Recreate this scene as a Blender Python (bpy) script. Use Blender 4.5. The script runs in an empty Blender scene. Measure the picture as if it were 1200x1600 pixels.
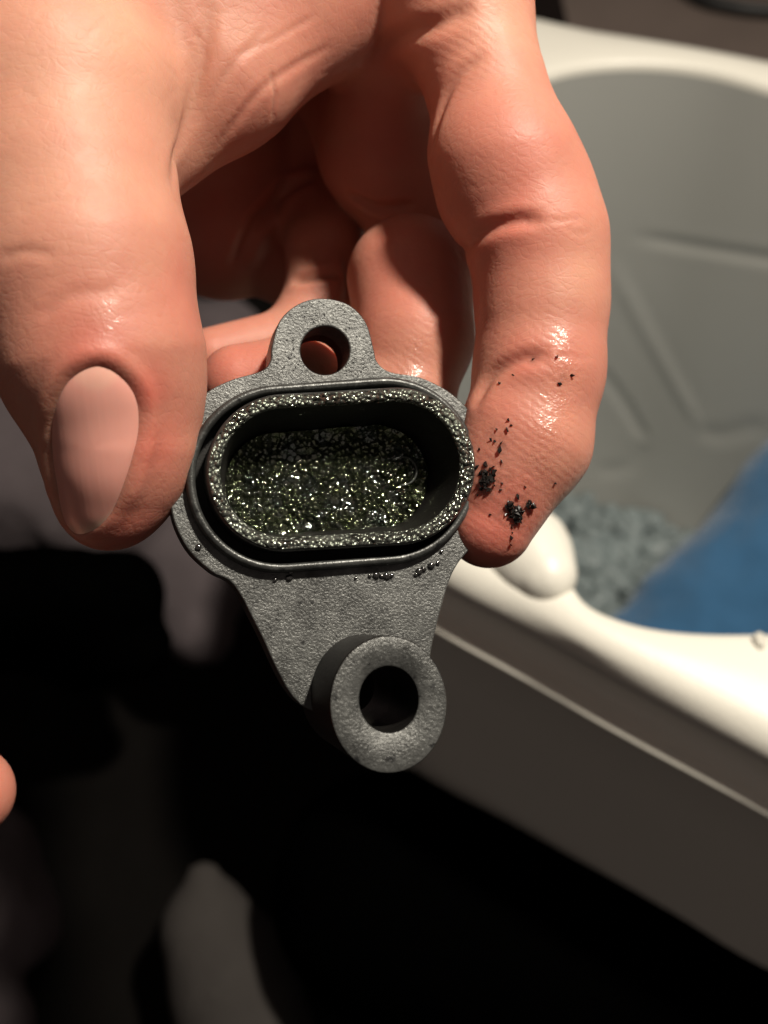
import bpy, bmesh, math, random
import numpy as np
from mathutils import Vector, Matrix
from mathutils.bvhtree import BVHTree

sc = bpy.context.scene
random.seed(7); rng = np.random.default_rng(7)

# ---------------------------------------------------------------- camera
PITCH = math.radians(50)
CAMZ = 0.47
FPX = 1800.0                                   # focal length in pixels of the 1200x1600 photograph
cam_d = bpy.data.cameras.new('camera'); cam = bpy.data.objects.new('camera', cam_d)
sc.collection.objects.link(cam); sc.camera = cam
cam.location = (0, 0, CAMZ); cam.rotation_euler = (math.pi/2-PITCH, 0, 0)
cam_d.sensor_fit = 'VERTICAL'; cam_d.sensor_height = 36; cam_d.sensor_width = 27
cam_d.lens = 36*FPX/1600
cam_d.clip_start = 0.01; cam_d.clip_end = 50
cam_d.dof.use_dof = True; cam_d.dof.focus_distance = 0.148; cam_d.dof.aperture_fstop = 18

# ---------------------------------------------------------------- world and lamps (a dark room, one work lamp overhead)
w = bpy.data.worlds.new('World'); sc.world = w; w.use_nodes = True
bg = w.node_tree.nodes['Background']
bg.inputs[0].default_value = (1.0, 0.83, 0.75, 1); bg.inputs[1].default_value = 0.1
sc.view_settings.view_transform = 'Standard'; sc.view_settings.look = 'None'
sc.view_settings.exposure = 0; sc.view_settings.gamma = 1

CM = Matrix.Translation((0, 0, CAMZ)) @ Matrix.Rotation(math.pi/2-PITCH, 4, 'X')
CMn = np.array(CM)
CI = CM.inverted()
def lamp(name, pos, target, power, size, col):
    l = bpy.data.lights.new(name, 'AREA'); l.energy = power; l.size = size; l.shape = 'DISK'; l.color = col
    o = bpy.data.objects.new(name, l); sc.collection.objects.link(o)
    o.location = CM @ Vector(pos)
    d = (CM @ Vector(target)) - o.location
    o.rotation_euler = d.to_track_quat('-Z', 'Y').to_euler()
    return o
lamp('work_lamp', (0.205, 0.358, 0.182), (0.0, 0.0, -0.17), 5.5, 0.045, (1.0, 0.91, 0.78))

# ---------------------------------------------------------------- helpers
C = sc.collection
def cam_pt(px, py, d):                          # picture position at a distance (metres) -> camera space
    return np.array([(px-600)/FPX*d, -(py-800)/FPX*d, -d])
def W(px, py, d):
    return CM @ Vector(cam_pt(px, py, d))
def on_z(px, py, z):                            # picture position on the horizontal plane at height z
    o = CM @ Vector((0, 0, 0)); v = (CM @ Vector(cam_pt(px, py, 1))) - o
    t = (z-o.z)/v.z
    return o+v*t
def tag(o, label, cat, group=None, kind=None):
    if label: o['label'] = label
    if cat: o['category'] = cat
    if group: o['group'] = group
    if kind: o['kind'] = kind
    return o
def empty(name, loc=(0, 0, 0)):
    o = bpy.data.objects.new(name, None); C.objects.link(o); o.location = loc; o.empty_display_size = .01
    return o
def mesh_obj(name, verts, faces, mat, parent=None, smooth=True, origin=None):
    me = bpy.data.meshes.new(name)
    v = np.asarray(verts, dtype=float)
    if origin is not None: v = v-np.array(origin)
    me.from_pydata([tuple(a) for a in v], [], [tuple(int(i) for i in f) for f in faces])
    me.update()
    if smooth: me.polygons.foreach_set('use_smooth', [True]*len(me.polygons))
    if mat: me.materials.append(mat)
    o = bpy.data.objects.new(name, me); C.objects.link(o)
    if origin is not None: o.location = origin
    if parent:
        o.parent = parent
        o.matrix_parent_inverse = Matrix.Translation(parent.location).inverted() if parent.matrix_basis != Matrix.Identity(4) and not parent.parent else Matrix.Identity(4)
    return o
def catmull(pts, n, closed=True):
    P = np.array(pts, float); m = len(P); out = []
    segs = m if closed else m-1
    for s in range(segs):
        if closed: p0, p1, p2, p3 = P[(s-1) % m], P[s], P[(s+1) % m], P[(s+2) % m]
        else: p0, p1, p2, p3 = P[max(s-1, 0)], P[s], P[s+1], P[min(s+2, m-1)]
        for k in range(n):
            t = k/n
            out.append(.5*((2*p1)+(-p0+p2)*t+(2*p0-5*p1+4*p2-p3)*t*t+(-p0+3*p1-3*p2+p3)*t**3))
    if not closed: out.append(P[-1])
    return np.array(out)
def loft(rings, cap0=False, cap1=False):
    n = len(rings[0]); V = np.concatenate(rings); F = []
    for r in range(len(rings)-1):
        for i in range(n):
            j = (i+1) % n
            F.append((r*n+i, r*n+j, (r+1)*n+j, (r+1)*n+i))
    if cap0: F.append(tuple(range(n))[::-1])
    if cap1: F.append(tuple((len(rings)-1)*n+i for i in range(n)))
    return V, F

# ---------------------------------------------------------------- node material helper
def new_mat(name):
    m = bpy.data.materials.new(name); m.use_nodes = True
    nt = m.node_tree; b = nt.nodes['Principled BSDF']
    return m, nt, b
def N(nt, t, **kw):
    n = nt.nodes.new(t)
    for k, v in kw.items():
        if hasattr(n, k): setattr(n, k, v)
        else: n.inputs[k].default_value = v
    return n
def L(nt, a, b): nt.links.new(a, b)
def coords(nt): return N(nt, 'ShaderNodeTexCoord').outputs['Object']
def noise(nt, co, scale, detail=4, rough=.5, dist=0):
    n = N(nt, 'ShaderNodeTexNoise'); n.inputs['Scale'].default_value = scale; n.inputs['Detail'].default_value = detail
    n.inputs['Roughness'].default_value = rough; n.inputs['Distortion'].default_value = dist
    L(nt, co, n.inputs['Vector']); return n
def voro(nt, co, scale, feat='F1'):
    n = N(nt, 'ShaderNodeTexVoronoi'); n.feature = feat; n.inputs['Scale'].default_value = scale
    L(nt, co, n.inputs['Vector']); return n
def bump(nt, h, dist, strength=1, prev=None):
    n = N(nt, 'ShaderNodeBump'); n.inputs['Strength'].default_value = strength; n.inputs['Distance'].default_value = dist
    L(nt, h, n.inputs['Height'])
    if prev is not None: L(nt, prev.outputs[0], n.inputs['Normal'])
    return n
def ramp(nt, fac, stops):
    n = N(nt, 'ShaderNodeValToRGB'); e = n.color_ramp.elements
    while len(e) < len(stops): e.new(.5)
    for i, (p, c) in enumerate(stops):
        e[i].position = p; e[i].color = (*c, 1) if not isinstance(c, (int, float)) else (c, c, c, 1)
    L(nt, fac, n.inputs[0]); return n
def mix(nt, fac, a, b, mode='MIX'):
    n = N(nt, 'ShaderNodeMix'); n.data_type = 'RGBA'; n.blend_type = mode
    for s, v in ((0, fac), (6, a), (7, b)):
        if isinstance(v, bpy.types.NodeSocket): L(nt, v, n.inputs[s])
        elif isinstance(v, (int, float)): n.inputs[s].default_value = v if s == 0 else (v, v, v, 1)
        else: n.inputs[s].default_value = (*v, 1)
    return n.outputs[2]
def math_n(nt, op, a, b=0.0, c=0.0):
    n = N(nt, 'ShaderNodeMath'); n.operation = op
    for i, v in enumerate((a, b, c)):
        if isinstance(v, bpy.types.NodeSocket): L(nt, v, n.inputs[i])
        else: n.inputs[i].default_value = v
    return n.outputs[0]
def attr(nt, name):
    n = N(nt, 'ShaderNodeAttribute'); n.attribute_name = name; return n.outputs['Fac']

def skin_material():
    m, nt, b = new_mat('skin'); co = coords(nt)
    red = attr(nt, 'red'); wet = attr(nt, 'wet'); pale = attr(nt, 'pale')
    n1 = noise(nt, co, 70, 5, .6); n2 = noise(nt, co, 260, 4, .6)
    c = mix(nt, ramp(nt, n1.outputs[0], [(.35, 0.0), (.68, 1.0)]).outputs[0], (.53, .262, .183), (.45, .178, .128))
    c = mix(nt, math_n(nt, 'MULTIPLY', n2.outputs[0], .45), c, (.40, .14, .10))
    c = mix(nt, math_n(nt, 'MULTIPLY', red, .62), c, (.50, .095, .07))
    c = mix(nt, math_n(nt, 'MULTIPLY', pale, .6), c, (.64, .37, .25))
    blot = ramp(nt, noise(nt, co, 38, 3, .5, .6).outputs[0], [(.45, 0.0), (.7, 1.0)]).outputs[0]
    c = mix(nt, math_n(nt, 'MULTIPLY', blot, .5), c, (.55, .18, .13))
    grime = attr(nt, 'grime')
    gn = ramp(nt, noise(nt, co, 1100, 4, .7).outputs[0], [(.42, 0.0), (.6, 1.0)]).outputs[0]
    c = mix(nt, math_n(nt, 'MULTIPLY', grime, math_n(nt, 'MULTIPLY_ADD', gn, .7, .25)), c, (.10, .035, .025))
    v = voro(nt, co, 900, 'DISTANCE_TO_EDGE')
    # stretched criss-cross wrinkles
    mp = N(nt, 'ShaderNodeMapping'); mp.inputs['Scale'].default_value = (1.0, 2.2, .8); mp.inputs['Rotation'].default_value = (.3, .5, .9)
    L(nt, co, mp.inputs['Vector'])
    dn = noise(nt, mp.outputs[0], 180, 3, .6); ad = N(nt, 'ShaderNodeVectorMath'); ad.operation = 'MULTIPLY_ADD'
    L(nt, dn.outputs[1], ad.inputs[0]); ad.inputs[1].default_value = (.003, .003, .003); L(nt, mp.outputs[0], ad.inputs[2])
    vw = voro(nt, ad.outputs[0], 400, 'DISTANCE_TO_EDGE')
    L(nt, c, b.inputs['Base Color'])
    b.inputs['Subsurface Weight'].default_value = .55
    b.inputs['Subsurface Radius'].default_value = (1.0, .32, .16)
    b.inputs['Subsurface Scale'].default_value = .0032
    b.inputs['Specular IOR Level'].default_value = .34
    r = math_n(nt, 'MULTIPLY_ADD', n2.outputs[0], .22, .42)
    r = math_n(nt, 'MULTIPLY_ADD', wet, -.22, r)
    L(nt, r, b.inputs['Roughness'])
    L(nt, math_n(nt, 'MULTIPLY', wet, .9), b.inputs['Coat Weight']); b.inputs['Coat Roughness'].default_value = .14
    # relief: pores, criss-cross lines, finger ridges
    wav = N(nt, 'ShaderNodeTexWave'); wav.wave_type = 'BANDS'; wav.bands_direction = 'DIAGONAL'
    wav.inputs['Scale'].default_value = 360; wav.inputs['Distortion'].default_value = 5.0
    wav.inputs['Detail'].default_value = 2; wav.inputs['Detail Scale'].default_value = .35
    L(nt, co, wav.inputs['Vector'])
    ridge = attr(nt, 'ridge')
    nm = noise(nt, co, 420, 5, .65)
    b1 = bump(nt, ramp(nt, v.outputs['Distance'], [(0, 0.0), (.12, 1.0)]).outputs[0], .00003, .35)
    b1 = bump(nt, ramp(nt, vw.outputs['Distance'], [(0, 0.0), (.14, 1.0)]).outputs[0], .00005, .28, b1)
    b2 = bump(nt, nm.outputs[0], .00018, .5, b1)
    b3 = bump(nt, math_n(nt, 'MULTIPLY', wav.outputs[1], ridge), .000035, .7, b2)
    wn = noise(nt, co, 1300, 3, .6)
    b4 = bump(nt, math_n(nt, 'MULTIPLY', wn.outputs[0], wet), .00022, 1, b3)
    L(nt, b4.outputs[0], b.inputs['Normal']); L(nt, b4.outputs[0], b.inputs['Coat Normal'])
    return m
def nail_material():
    m, nt, b = new_mat('nail'); co = coords(nt)
    t = attr(nt, 'tip')
    n1 = noise(nt, co, 120, 3)
    c = mix(nt, n1.outputs[0], (.72, .35, .285), (.66, .29, .235))
    c = mix(nt, t, c, (.70, .48, .36))
    L(nt, c, b.inputs['Base Color'])
    b.inputs['Roughness'].default_value = .33
    b.inputs['Subsurface Weight'].default_value = .35; b.inputs['Subsurface Radius'].default_value = (1, .4, .25); b.inputs['Subsurface Scale'].default_value = .001
    b.inputs['Coat Weight'].default_value = .6; b.inputs['Coat Roughness'].default_value = .28
    wv = N(nt, 'ShaderNodeTexNoise'); mp = N(nt, 'ShaderNodeMapping'); mp.inputs['Scale'].default_value = (900, 60, 60); L(nt, co, mp.inputs['Vector']); L(nt, mp.outputs[0], wv.inputs['Vector']); wv.inputs['Scale'].default_value = 1
    L(nt, bump(nt, wv.outputs[0], .00006, .5).outputs[0], b.inputs['Normal'])
    return m
def plastic_material(name, base, rough, grain=1.0, wetness=0.0):
    """worn dark plastic with a sparkling grain"""
    m, nt, b = new_mat(name); co = coords(nt)
    n0 = noise(nt, co, 160, 5, .6); n1 = noise(nt, co, 3000, 3, .75); v = voro(nt, co, 2400)
    lo = tuple(x*.5 for x in base); hi = tuple(min(1, x*1.7) for x in base)
    c = mix(nt, ramp(nt, n0.outputs[0], [(.3, 0.0), (.7, 1.0)]).outputs[0], lo, hi)
    sp = ramp(nt, noise(nt, co, 900, 6, .8).outputs[0], [(.50, 0.0), (.72, 1.0)]).outputs[0]
    c = mix(nt, math_n(nt, 'MULTIPLY', sp, .55), c, tuple(min(1, x*2.8) for x in base))
    dk = ramp(nt, noise(nt, co, 700, 3, .7).outputs[0], [(.30, 1.0), (.40, 0.0)]).outputs[0]
    c = mix(nt, math_n(nt, 'MULTIPLY', dk, .8), c, (.008, .008, .009))
    L(nt, c, b.inputs['Base Color'])
    b.inputs['Metallic'].default_value = .5
    L(nt, math_n(nt, 'MULTIPLY_ADD', n1.outputs[0], .35, rough-.17), b.inputs['Roughness'])
    b1 = bump(nt, v.outputs['Distance'], .00005*grain, .6)
    b2 = bump(nt, n1.outputs[0], .00011*grain, .9, b1)
    b3 = bump(nt, n0.outputs[0], .00012, .4, b2)
    L(nt, b3.outputs[0], b.inputs['Normal'])
    return m
def oil_material():
    m, nt, b = new_mat('black_oil'); co = coords(nt)
    v = voro(nt, co, 1200, 'F1'); n = noise(nt, co, 900, 4, .6)
    b.inputs['Base Color'].default_value = (.006, .006, .005, 1)
    b.inputs['Roughness'].default_value = .12
    b.inputs['Specular IOR Level'].default_value = 1
    b.inputs['IOR'].default_value = 1.75; b.inputs['Coat Weight'].default_value = 1; b.inputs['Coat IOR'].default_value = 1.8; b.inputs['Coat Roughness'].default_value = .11; b.inputs['Coat Tint'].default_value = (.9, 1, .8, 1)
    tf = ramp(nt, noise(nt, co, 420, 2, .5).outputs[0], [(.36, (.75, .85, 1)), (.46, (1, 1, .92)), (.57, (.88, 1, .42)), (.68, (1, .97, .9))]); L(nt, tf.outputs[0], b.inputs['Specular Tint'])
    dome = math_n(nt, 'SUBTRACT', 1.0, math_n(nt, 'MULTIPLY', v.outputs['Distance'], v.outputs['Distance']))
    pool = ramp(nt, noise(nt, co, 230, 3, .5).outputs[0], [(.34, .25), (.55, 1.0)]).outputs[0]
    b1 = bump(nt, math_n(nt, 'MULTIPLY', dome, pool), .0013, 1)
    b2 = bump(nt, n.outputs[0], .00012, .8, b1)
    L(nt, b2.outputs[0], b.inputs['Normal']); L(nt, b2.outputs[0], b.inputs['Coat Normal'])
    return m
def wet_rim_material():
    m, nt, b = new_mat('oily_rim'); co = coords(nt)
    v = voro(nt, co, 1650, 'F1'); n = noise(nt, co, 200, 4, .6)
    k = ramp(nt, n.outputs[0], [(.35, 0.0), (.62, 1.0)]).outputs[0]
    L(nt, mix(nt, k, (.065, .068, .062), (.012, .012, .011)), b.inputs['Base Color'])
    L(nt, math_n(nt, 'MULTIPLY_ADD', k, -.22, .38), b.inputs['Roughness'])
    b.inputs['Specular IOR Level'].default_value = 1; b.inputs['IOR'].default_value = 1.7; L(nt, math_n(nt, 'MULTIPLY', k, .8), b.inputs['Coat Weight']); b.inputs['Coat IOR'].default_value = 1.7; b.inputs['Coat Roughness'].default_value = .12
    b.inputs['Specular Tint'].default_value = (.88, 1, .8, 1)
    b1 = bump(nt, math_n(nt, 'SUBTRACT', 1.0, math_n(nt, 'MULTIPLY', v.outputs['Distance'], v.outputs['Distance'])), .0005, 1)
    b2 = bump(nt, noise(nt, co, 1500, 3, .6).outputs[0], .0003, .8, b1)
    L(nt, b2.outputs[0], b.inputs['Normal']); L(nt, b2.outputs[0], b.inputs['Coat Normal'])
    return m
def simple(name, base, rough, bs=0, bd=0, var=.25, vs=20, **kw):
    m, nt, b = new_mat(name); co = coords(nt)
    n = noise(nt, co, vs, 5, .6)
    L(nt, mix(nt, n.outputs[0], tuple(x*(1-var) for x in base), tuple(min(1, x*(1+var)) for x in base)), b.inputs['Base Color'])
    b.inputs['Roughness'].default_value = rough
    if bd:
        L(nt, bump(nt, noise(nt, co, bs, 5, .6).outputs[0], bd, 1).outputs[0], b.inputs['Normal'])
    for k, v in kw.items(): b.inputs[k.replace('_', ' ')].default_value = v
    return m
M_skin = skin_material(); M_nail = nail_material()
M_plast = plastic_material('grey_plastic', (.078, .080, .077), .33, 1.0)
M_ring = plastic_material('smooth_dark_plastic', (.05, .052, .05), .34, .45)
M_side = plastic_material('shaded_plastic', (.006, .0055, .005), .5, .3)  # housing plastic on walls and recesses, shade put into the base colour
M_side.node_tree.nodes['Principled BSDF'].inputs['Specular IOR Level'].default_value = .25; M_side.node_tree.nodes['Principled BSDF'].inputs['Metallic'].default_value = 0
M_oil = oil_material(); M_rim = wet_rim_material()

# ---------------------------------------------------------------- implicit surface tools
def surface_nets(f, org, h):
    s = f < 0
    nx, ny, nz = f.shape
    acc = np.zeros((nx-1, ny-1, nz-1, 3), np.float32); cnt = np.zeros((nx-1, ny-1, nz-1), np.int16)
    for ax in range(3):
        sl0 = [slice(None)]*3; sl1 = [slice(None)]*3
        sl0[ax] = slice(0, -1); sl1[ax] = slice(1, None)
        f0 = f[tuple(sl0)]; f1 = f[tuple(sl1)]
        cr = (s[tuple(sl0)] != s[tuple(sl1)])
        idx = np.argwhere(cr)
        t = f0[cr]/(f0[cr]-f1[cr])
        o1, o2 = [a for a in range(3) if a != ax]
        for d1 in (0, 1):
            for d2 in (0, 1):
                c = idx.copy(); c[:, o1] -= d1; c[:, o2] -= d2
                ok = (c[:, o1] >= 0) & (c[:, o2] >= 0) & (c[:, o1] < acc.shape[o1]) & (c[:, o2] < acc.shape[o2])
                cc = c[ok]; p = idx[ok].astype(np.float32); p[:, ax] += t[ok]
                np.add.at(acc, (cc[:, 0], cc[:, 1], cc[:, 2]), p)
                np.add.at(cnt, (cc[:, 0], cc[:, 1], cc[:, 2]), 1)
    m = cnt > 0
    ids = -np.ones(cnt.shape, np.int64); ids[m] = np.arange(m.sum())
    V = acc[m]/cnt[m][:, None]*h+org
    Q = []
    for ax in range(3):
        sl0 = [slice(None)]*3; sl1 = [slice(None)]*3
        sl0[ax] = slice(0, -1); sl1[ax] = slice(1, None)
        cr = (s[tuple(sl0)] != s[tuple(sl1)])
        idx = np.argwhere(cr)
        o1, o2 = [(1, 2), (2, 0), (0, 1)][ax]
        ok = (idx[:, o1] > 0) & (idx[:, o2] > 0) & (idx[:, o1] < f.shape[o1]-1) & (idx[:, o2] < f.shape[o2]-1)
        idx = idx[ok]
        def g(a, b_):
            c = idx.copy(); c[:, o1] -= a; c[:, o2] -= b_
            return ids[c[:, 0], c[:, 1], c[:, 2]]
        q = np.stack([g(1, 1), g(0, 1), g(0, 0), g(1, 0)], 1)
        ins = s[idx[:, 0], idx[:, 1], idx[:, 2]]
        q[~ins] = q[~ins][:, ::-1]
        Q.append(q)
    return V, np.concatenate(Q)
def smin(a, b, k):
    h = np.clip(.5+.5*(b-a)/k, 0, 1)
    return b+(a-b)*h-k*h*(1-h)
class Field:
    def __init__(s, lo, hi, h):
        s.h = h; s.lo = np.array(lo, np.float32)
        ax = [np.arange(lo[i], hi[i], h, dtype=np.float32) for i in range(3)]
        s.X, s.Y, s.Z = ax[0][:, None, None], ax[1][None, :, None], ax[2][None, None, :]
        s.shape = tuple(len(a) for a in ax)
    def cone(s, a, b, ra, rb):
        ab = (b-a).astype(np.float32); l2 = float(ab@ab)+1e-12
        t = np.clip(((s.X-a[0])*ab[0]+(s.Y-a[1])*ab[1]+(s.Z-a[2])*ab[2])/l2, 0, 1)
        return np.sqrt((s.X-a[0]-t*ab[0])**2+(s.Y-a[1]-t*ab[1])**2+(s.Z-a[2]-t*ab[2])**2)-(ra+t*(rb-ra))
    def chain(s, pts, k=.0015):
        """pts: (px, py, distance in mm, radius in px)"""
        P = [cam_pt(p[0], p[1], p[2]/1000) for p in pts]; R = [p[3]/FPX*p[2]/1000 for p in pts]
        f = None
        if len(P) == 1: return s.cone(P[0], P[0]+1e-5, R[0], R[0])
        for i in range(len(P)-1):
            d = s.cone(P[i], P[i+1], R[i], R[i+1])
            f = d if f is None else smin(f, d, k)
        return f
def to_world(V):
    return V@CMn[:3, :3].T+CMn[:3, 3]
def normals(V, F):
    n = np.zeros_like(V); F = np.asarray(F)
    a = np.cross(V[F[:, 2]]-V[F[:, 0]], V[F[:, 3]]-V[F[:, 1]])
    for i in range(4): np.add.at(n, F[:, i], a)
    return n/(np.linalg.norm(n, axis=1, keepdims=True)+1e-20)
def bvh_of(V, F): return BVHTree.FromPolygons([tuple(v) for v in V], [tuple(int(i) for i in f) for f in F])
def shoot(bvh, px, py):                          # first hit along a picture ray (camera-space mesh)
    r = bvh.ray_cast(Vector((0, 0, 0)), Vector(cam_pt(px, py, 1)).normalized())
    return None if r[0] is None else (np.array(r[0]), np.array(r[1]))
def seg_dist(V, P):
    best = np.full(len(V), 1e9)
    tt = np.zeros(len(V))
    for i in range(len(P)-1):
        ab = P[i+1]-P[i]; l2 = ab@ab+1e-14
        t = np.clip(((V-P[i])@ab)/l2, 0, 1)
        d = np.linalg.norm(V-P[i]-t[:, None]*ab, axis=1)
        m = d < best; best[m] = d[m]; tt[m] = (i+t[m])/(len(P)-1)
    return best, tt
def crease(V, Nn, bvh, pts, width, depth, lip=.25, taper=True):
    """width / depth in mm; a line pressed (depth>0) or raised (depth<0) along the surface"""
    P = []
    for p in catmull(pts, 6, closed=False):
        h = shoot(bvh, p[0], p[1])
        if h is not None: P.append(h[0])
    if len(P) < 2: return
    # keep one continuous run
    Q = [P[0]]
    for p in P[1:]:
        if np.linalg.norm(p-Q[-1]) < .012: Q.append(p)
    if len(Q) < 2: return
    Q = np.array(Q); w_ = width/1000; dp = depth/1000
    lo = Q.min(0)-4*w_; hi = Q.max(0)+4*w_
    m = np.all((V > lo) & (V < hi), axis=1)
    d, t = seg_dist(V[m], Q)
    e = np.exp(-(d/w_)**2)-lip*np.exp(-((d-2.0*w_)/(w_*1.0))**2)
    if taper: e *= np.clip(np.minimum(t, 1-t)*5, 0, 1)
    V[m] -= Nn[m]*(e*dp)[:, None]

# ================================================================= THE HAND
def build_hand():
    # bounds in camera space (metres)
    f = Field((-.085, -.016, -.232), (.060, .112, -.118), .00048)
    thumb = f.chain([(-30, -140, 158, 215), (85, 150, 150, 186), (98, 290, 147, 168), (122, 420, 145, 172), (156, 560, 144, 156), (176, 690, 145, 109), (167, 782, 146, 76)], .003)
    thumb = smin(thumb, f.chain([(212, 640, 147, 80), (200, 730, 147, 76)]), .007)
    index = f.chain([(690, -70, 166, 145), (754, 120, 162, 90), (797, 262, 160, 108), (838, 372, 160, 107), (846, 470, 160, 100), (842, 580, 159, 99), (824, 690, 158, 97), (764, 817, 157, 71)], .002)
    index = smin(index, f.chain([(858, 300, 160, 66), (870, 420, 160, 64), (862, 540, 159, 66)]), .003)
    index = smin(index, f.chain([(770, 240, 160, 100), (775, 300, 161, 92)]), .0025)       # pulp of the first phalanx
    index = smin(index, f.chain([(790, 660, 156, 60), (770, 740, 156, 62)]), .003)
    middle = f.chain([(560, 60, 205, 120), (604, 235, 188, 90), (655, 330, 190, 84), (660, 400, 192, 80)], .0018)
    mid2 = f.chain([(642, 436, 177, 100), (648, 530, 173, 90), (632, 622, 171, 76), (545, 640, 169, 66), (470, 594, 168, 72), (372, 598, 166, 60)], .0018)
    middle = smin(middle, mid2, .0007)
    ring = f.chain([(480, 100, 215, 110), (520, 300, 210, 84), (508, 385, 196, 60), (500, 470, 193, 56), (450, 528, 189, 46), (330, 556, 182, 44)], .0015)
    little = f.chain([(400, 150, 218, 110), (445, 330, 214, 84), (455, 420, 210, 62)], .0015)
    palm = f.chain([(-60, 20, 175, 260), (250, -60, 185, 220), (560, -90, 185, 170)], .006)
    palm = smin(palm, f.chain([(250, 120, 205, 190), (345, 300, 212, 140), (350, 345, 210, 120)]), .006)
    palm = smin(palm, f.chain([(560, 40, 200, 130), (600, 235, 188, 88)]), .005)
    palm = smin(palm, f.chain([(620, 30, 172, 95), (606, 150, 181, 84), (602, 235, 186, 82)]), .005)
    web = f.chain([(235, 262, 160, 62), (350, 128, 162, 100), (495, -10, 168, 118), (640, -60, 170, 120)], .004)
    web = smin(web, f.chain([(120, 60, 162, 190), (380, -90, 168, 190)]), .008)
    arm = f.chain([(-60, -40, 180, 260), (-420, -420, 190, 250)], .005)
    palm = smin(palm, arm, .02)
    top = smin(palm, web, .004)
    out = smin(top, thumb, .0035)
    for dgt, k in ((index, .006), (middle, .005), (ring, .004), (little, .004)):
        out = smin(out, smin(palm, dgt, k), .0007)
    del palm, web, arm, top
    V, F = surface_nets(out, f.lo, f.h)
    V = V.astype(float); Nn = normals(V, F); bvh = bvh_of(V, F)
    V0 = V.copy()
    cr = lambda pts, w_, d, lip=.25, tp=True: crease(V, Nn, bvh, pts, w_, d, lip, tp)
    # --- index creases
    cr([(715, 400), (755, 362), (800, 346), (850, 343)], .9, .75, .15)
    cr([(800, 346), (870, 345), (915, 340)], .35, .14, .1)
    cr([(738, 640), (765, 590), (812, 562), (862, 556)], 1.0, .75, .1)
    cr([(862, 556), (925, 560)], .35, .12, .1)
    cr([(880, 350), (900, 365), (925, 362)], .25, .1, .1)
    cr([(668, 250), (690, 170), (715, 120), (760, 80)], .8, .45, .15)
    cr([(560, 105), (620, 60), (690, 35), (740, 5)], 1.2, .8, .15)
    # --- thumb
    cr([(0, 405), (40, 392), (90, 400)], .6, .2, .1)
    cr([(60, 500), (110, 462), (190, 455)], .9, .22, .2)
    cr([(20, 330), (90, 312), (160, 322)], .4, .08, .1)
    # fold between thumb and web, fine lines of the web
    cr([(268, 300), (276, 235), (300, 160), (318, 70), (330, 0)], 1.1, .5, .2)
    cr([(310, 200), (350, 120), (420, 40)], .5, .18, .1)
    cr([(330, 240), (400, 150), (450, 110), (520, 70)], .6, .25, .1)
    cr([(360, 90), (430, 60), (500, 20)], .4, .15, .1)
    cr([(424, 110), (430, 150), (424, 190)], .35, .25)
    cr([(300, 40), (320, 90), (300, 150)], .4, .25)
    for i in range(26):                              # shallow criss-cross lines on the lit skin
        x = rng.uniform(20, 560); y = rng.uniform(0, 180); a = rng.uniform(-1.1, -.2) if rng.random() < .65 else rng.uniform(.5, 1.4); l_ = rng.uniform(25, 70)
        cr([(x, y), (x+l_*.5*math.cos(a)+rng.uniform(-4, 4), y+l_*.5*math.sin(a)), (x+l_*math.cos(a), y+l_*math.sin(a))], .26, .055, .1)
    for i in range(16):
        x = rng.uniform(20, 240); y = rng.uniform(330, 520); a = rng.uniform(-.35, .25); l_ = rng.uniform(25, 70)
        cr([(x, y), (x+l_*.5, y+l_*.5*math.sin(a)+rng.uniform(-3, 3)), (x+l_, y+l_*math.sin(a))], .25, .05, .1)
    # --- palm creases in the hollow
    cr([(545, 470), (545, 410), (565, 375), (600, 345), (665, 325)], 1.0, .6, .2)
    cr([(365, 420), (400, 350), (460, 290), (525, 268)], 1.2, 1.0, .4)
    cr([(455, 440), (520, 428), (560, 440)], .8, .8, .3)
    cr([(540, 300), (590, 325), (650, 320)], .8, .7, .3)
    # --- thumbnail: skin bed pressed down, folds raised
    NAIL = catmull([(150, 566), (190, 582), (217, 618), (222, 665), (212, 715), (190, 778), (163, 818), (128, 838), (104, 826), (86, 770), (76, 700), (80, 640), (104, 590)], 8)
    def inside(px, py):
        r = False; n = len(NAIL); j = n-1
        for i in range(n):
            if (NAIL[i, 1] > py) != (NAIL[j, 1] > py) and px < (NAIL[j, 0]-NAIL[i, 0])*(py-NAIL[i, 1])/(NAIL[j, 1]-NAIL[i, 1])+NAIL[i, 0]: r = not r
            j = i
        return r
    nl3 = []
    for p in NAIL:
        h = shoot(bvh, *p)
        nl3.append(h[0] if h is not None else None)
    nl3 = np.array([p for p in nl3 if p is not None]); nl3 = np.vstack([nl3, nl3[:1]])
    m = np.all((V0 > nl3.min(0)-.005) & (V0 < nl3.max(0)+.005), axis=1) & (Nn[:, 2] > -.2)
    d, _ = seg_dist(V0[m], nl3)
    pp = V0[m]; px = pp[:, 0]/-pp[:, 2]*FPX+600; py = -pp[:, 1]/-pp[:, 2]*FPX+800
    ins = np.array([inside(a, b_) for a, b_ in zip(px, py)])
    sd = np.where(ins, -d, d)
    tipw = np.clip((py-770)/60, 0, 1)                # free edge: no fold there
    disp = np.where(sd < 0, -.0005*np.clip(-sd/.0010, 0, 1), 0)+(1-tipw)*.0005*np.exp(-((sd-.0011)/.0011)**2)
    V[m] += Nn[m]*disp[:, None]
    # --- skin attributes
    n = len(V)
    red = np.zeros(n); wet = np.zeros(n); pale = np.zeros(n); ridge = np.zeros(n); grime = np.zeros(n)
    def blob(arr, px, py, r, v):
        h = shoot(bvh, px, py)
        if h is None: return
        dd = np.linalg.norm(V0-h[0], axis=1)
        np.maximum(arr, v*np.exp(-(dd/(r/FPX*.155))**2), out=arr)
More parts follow.
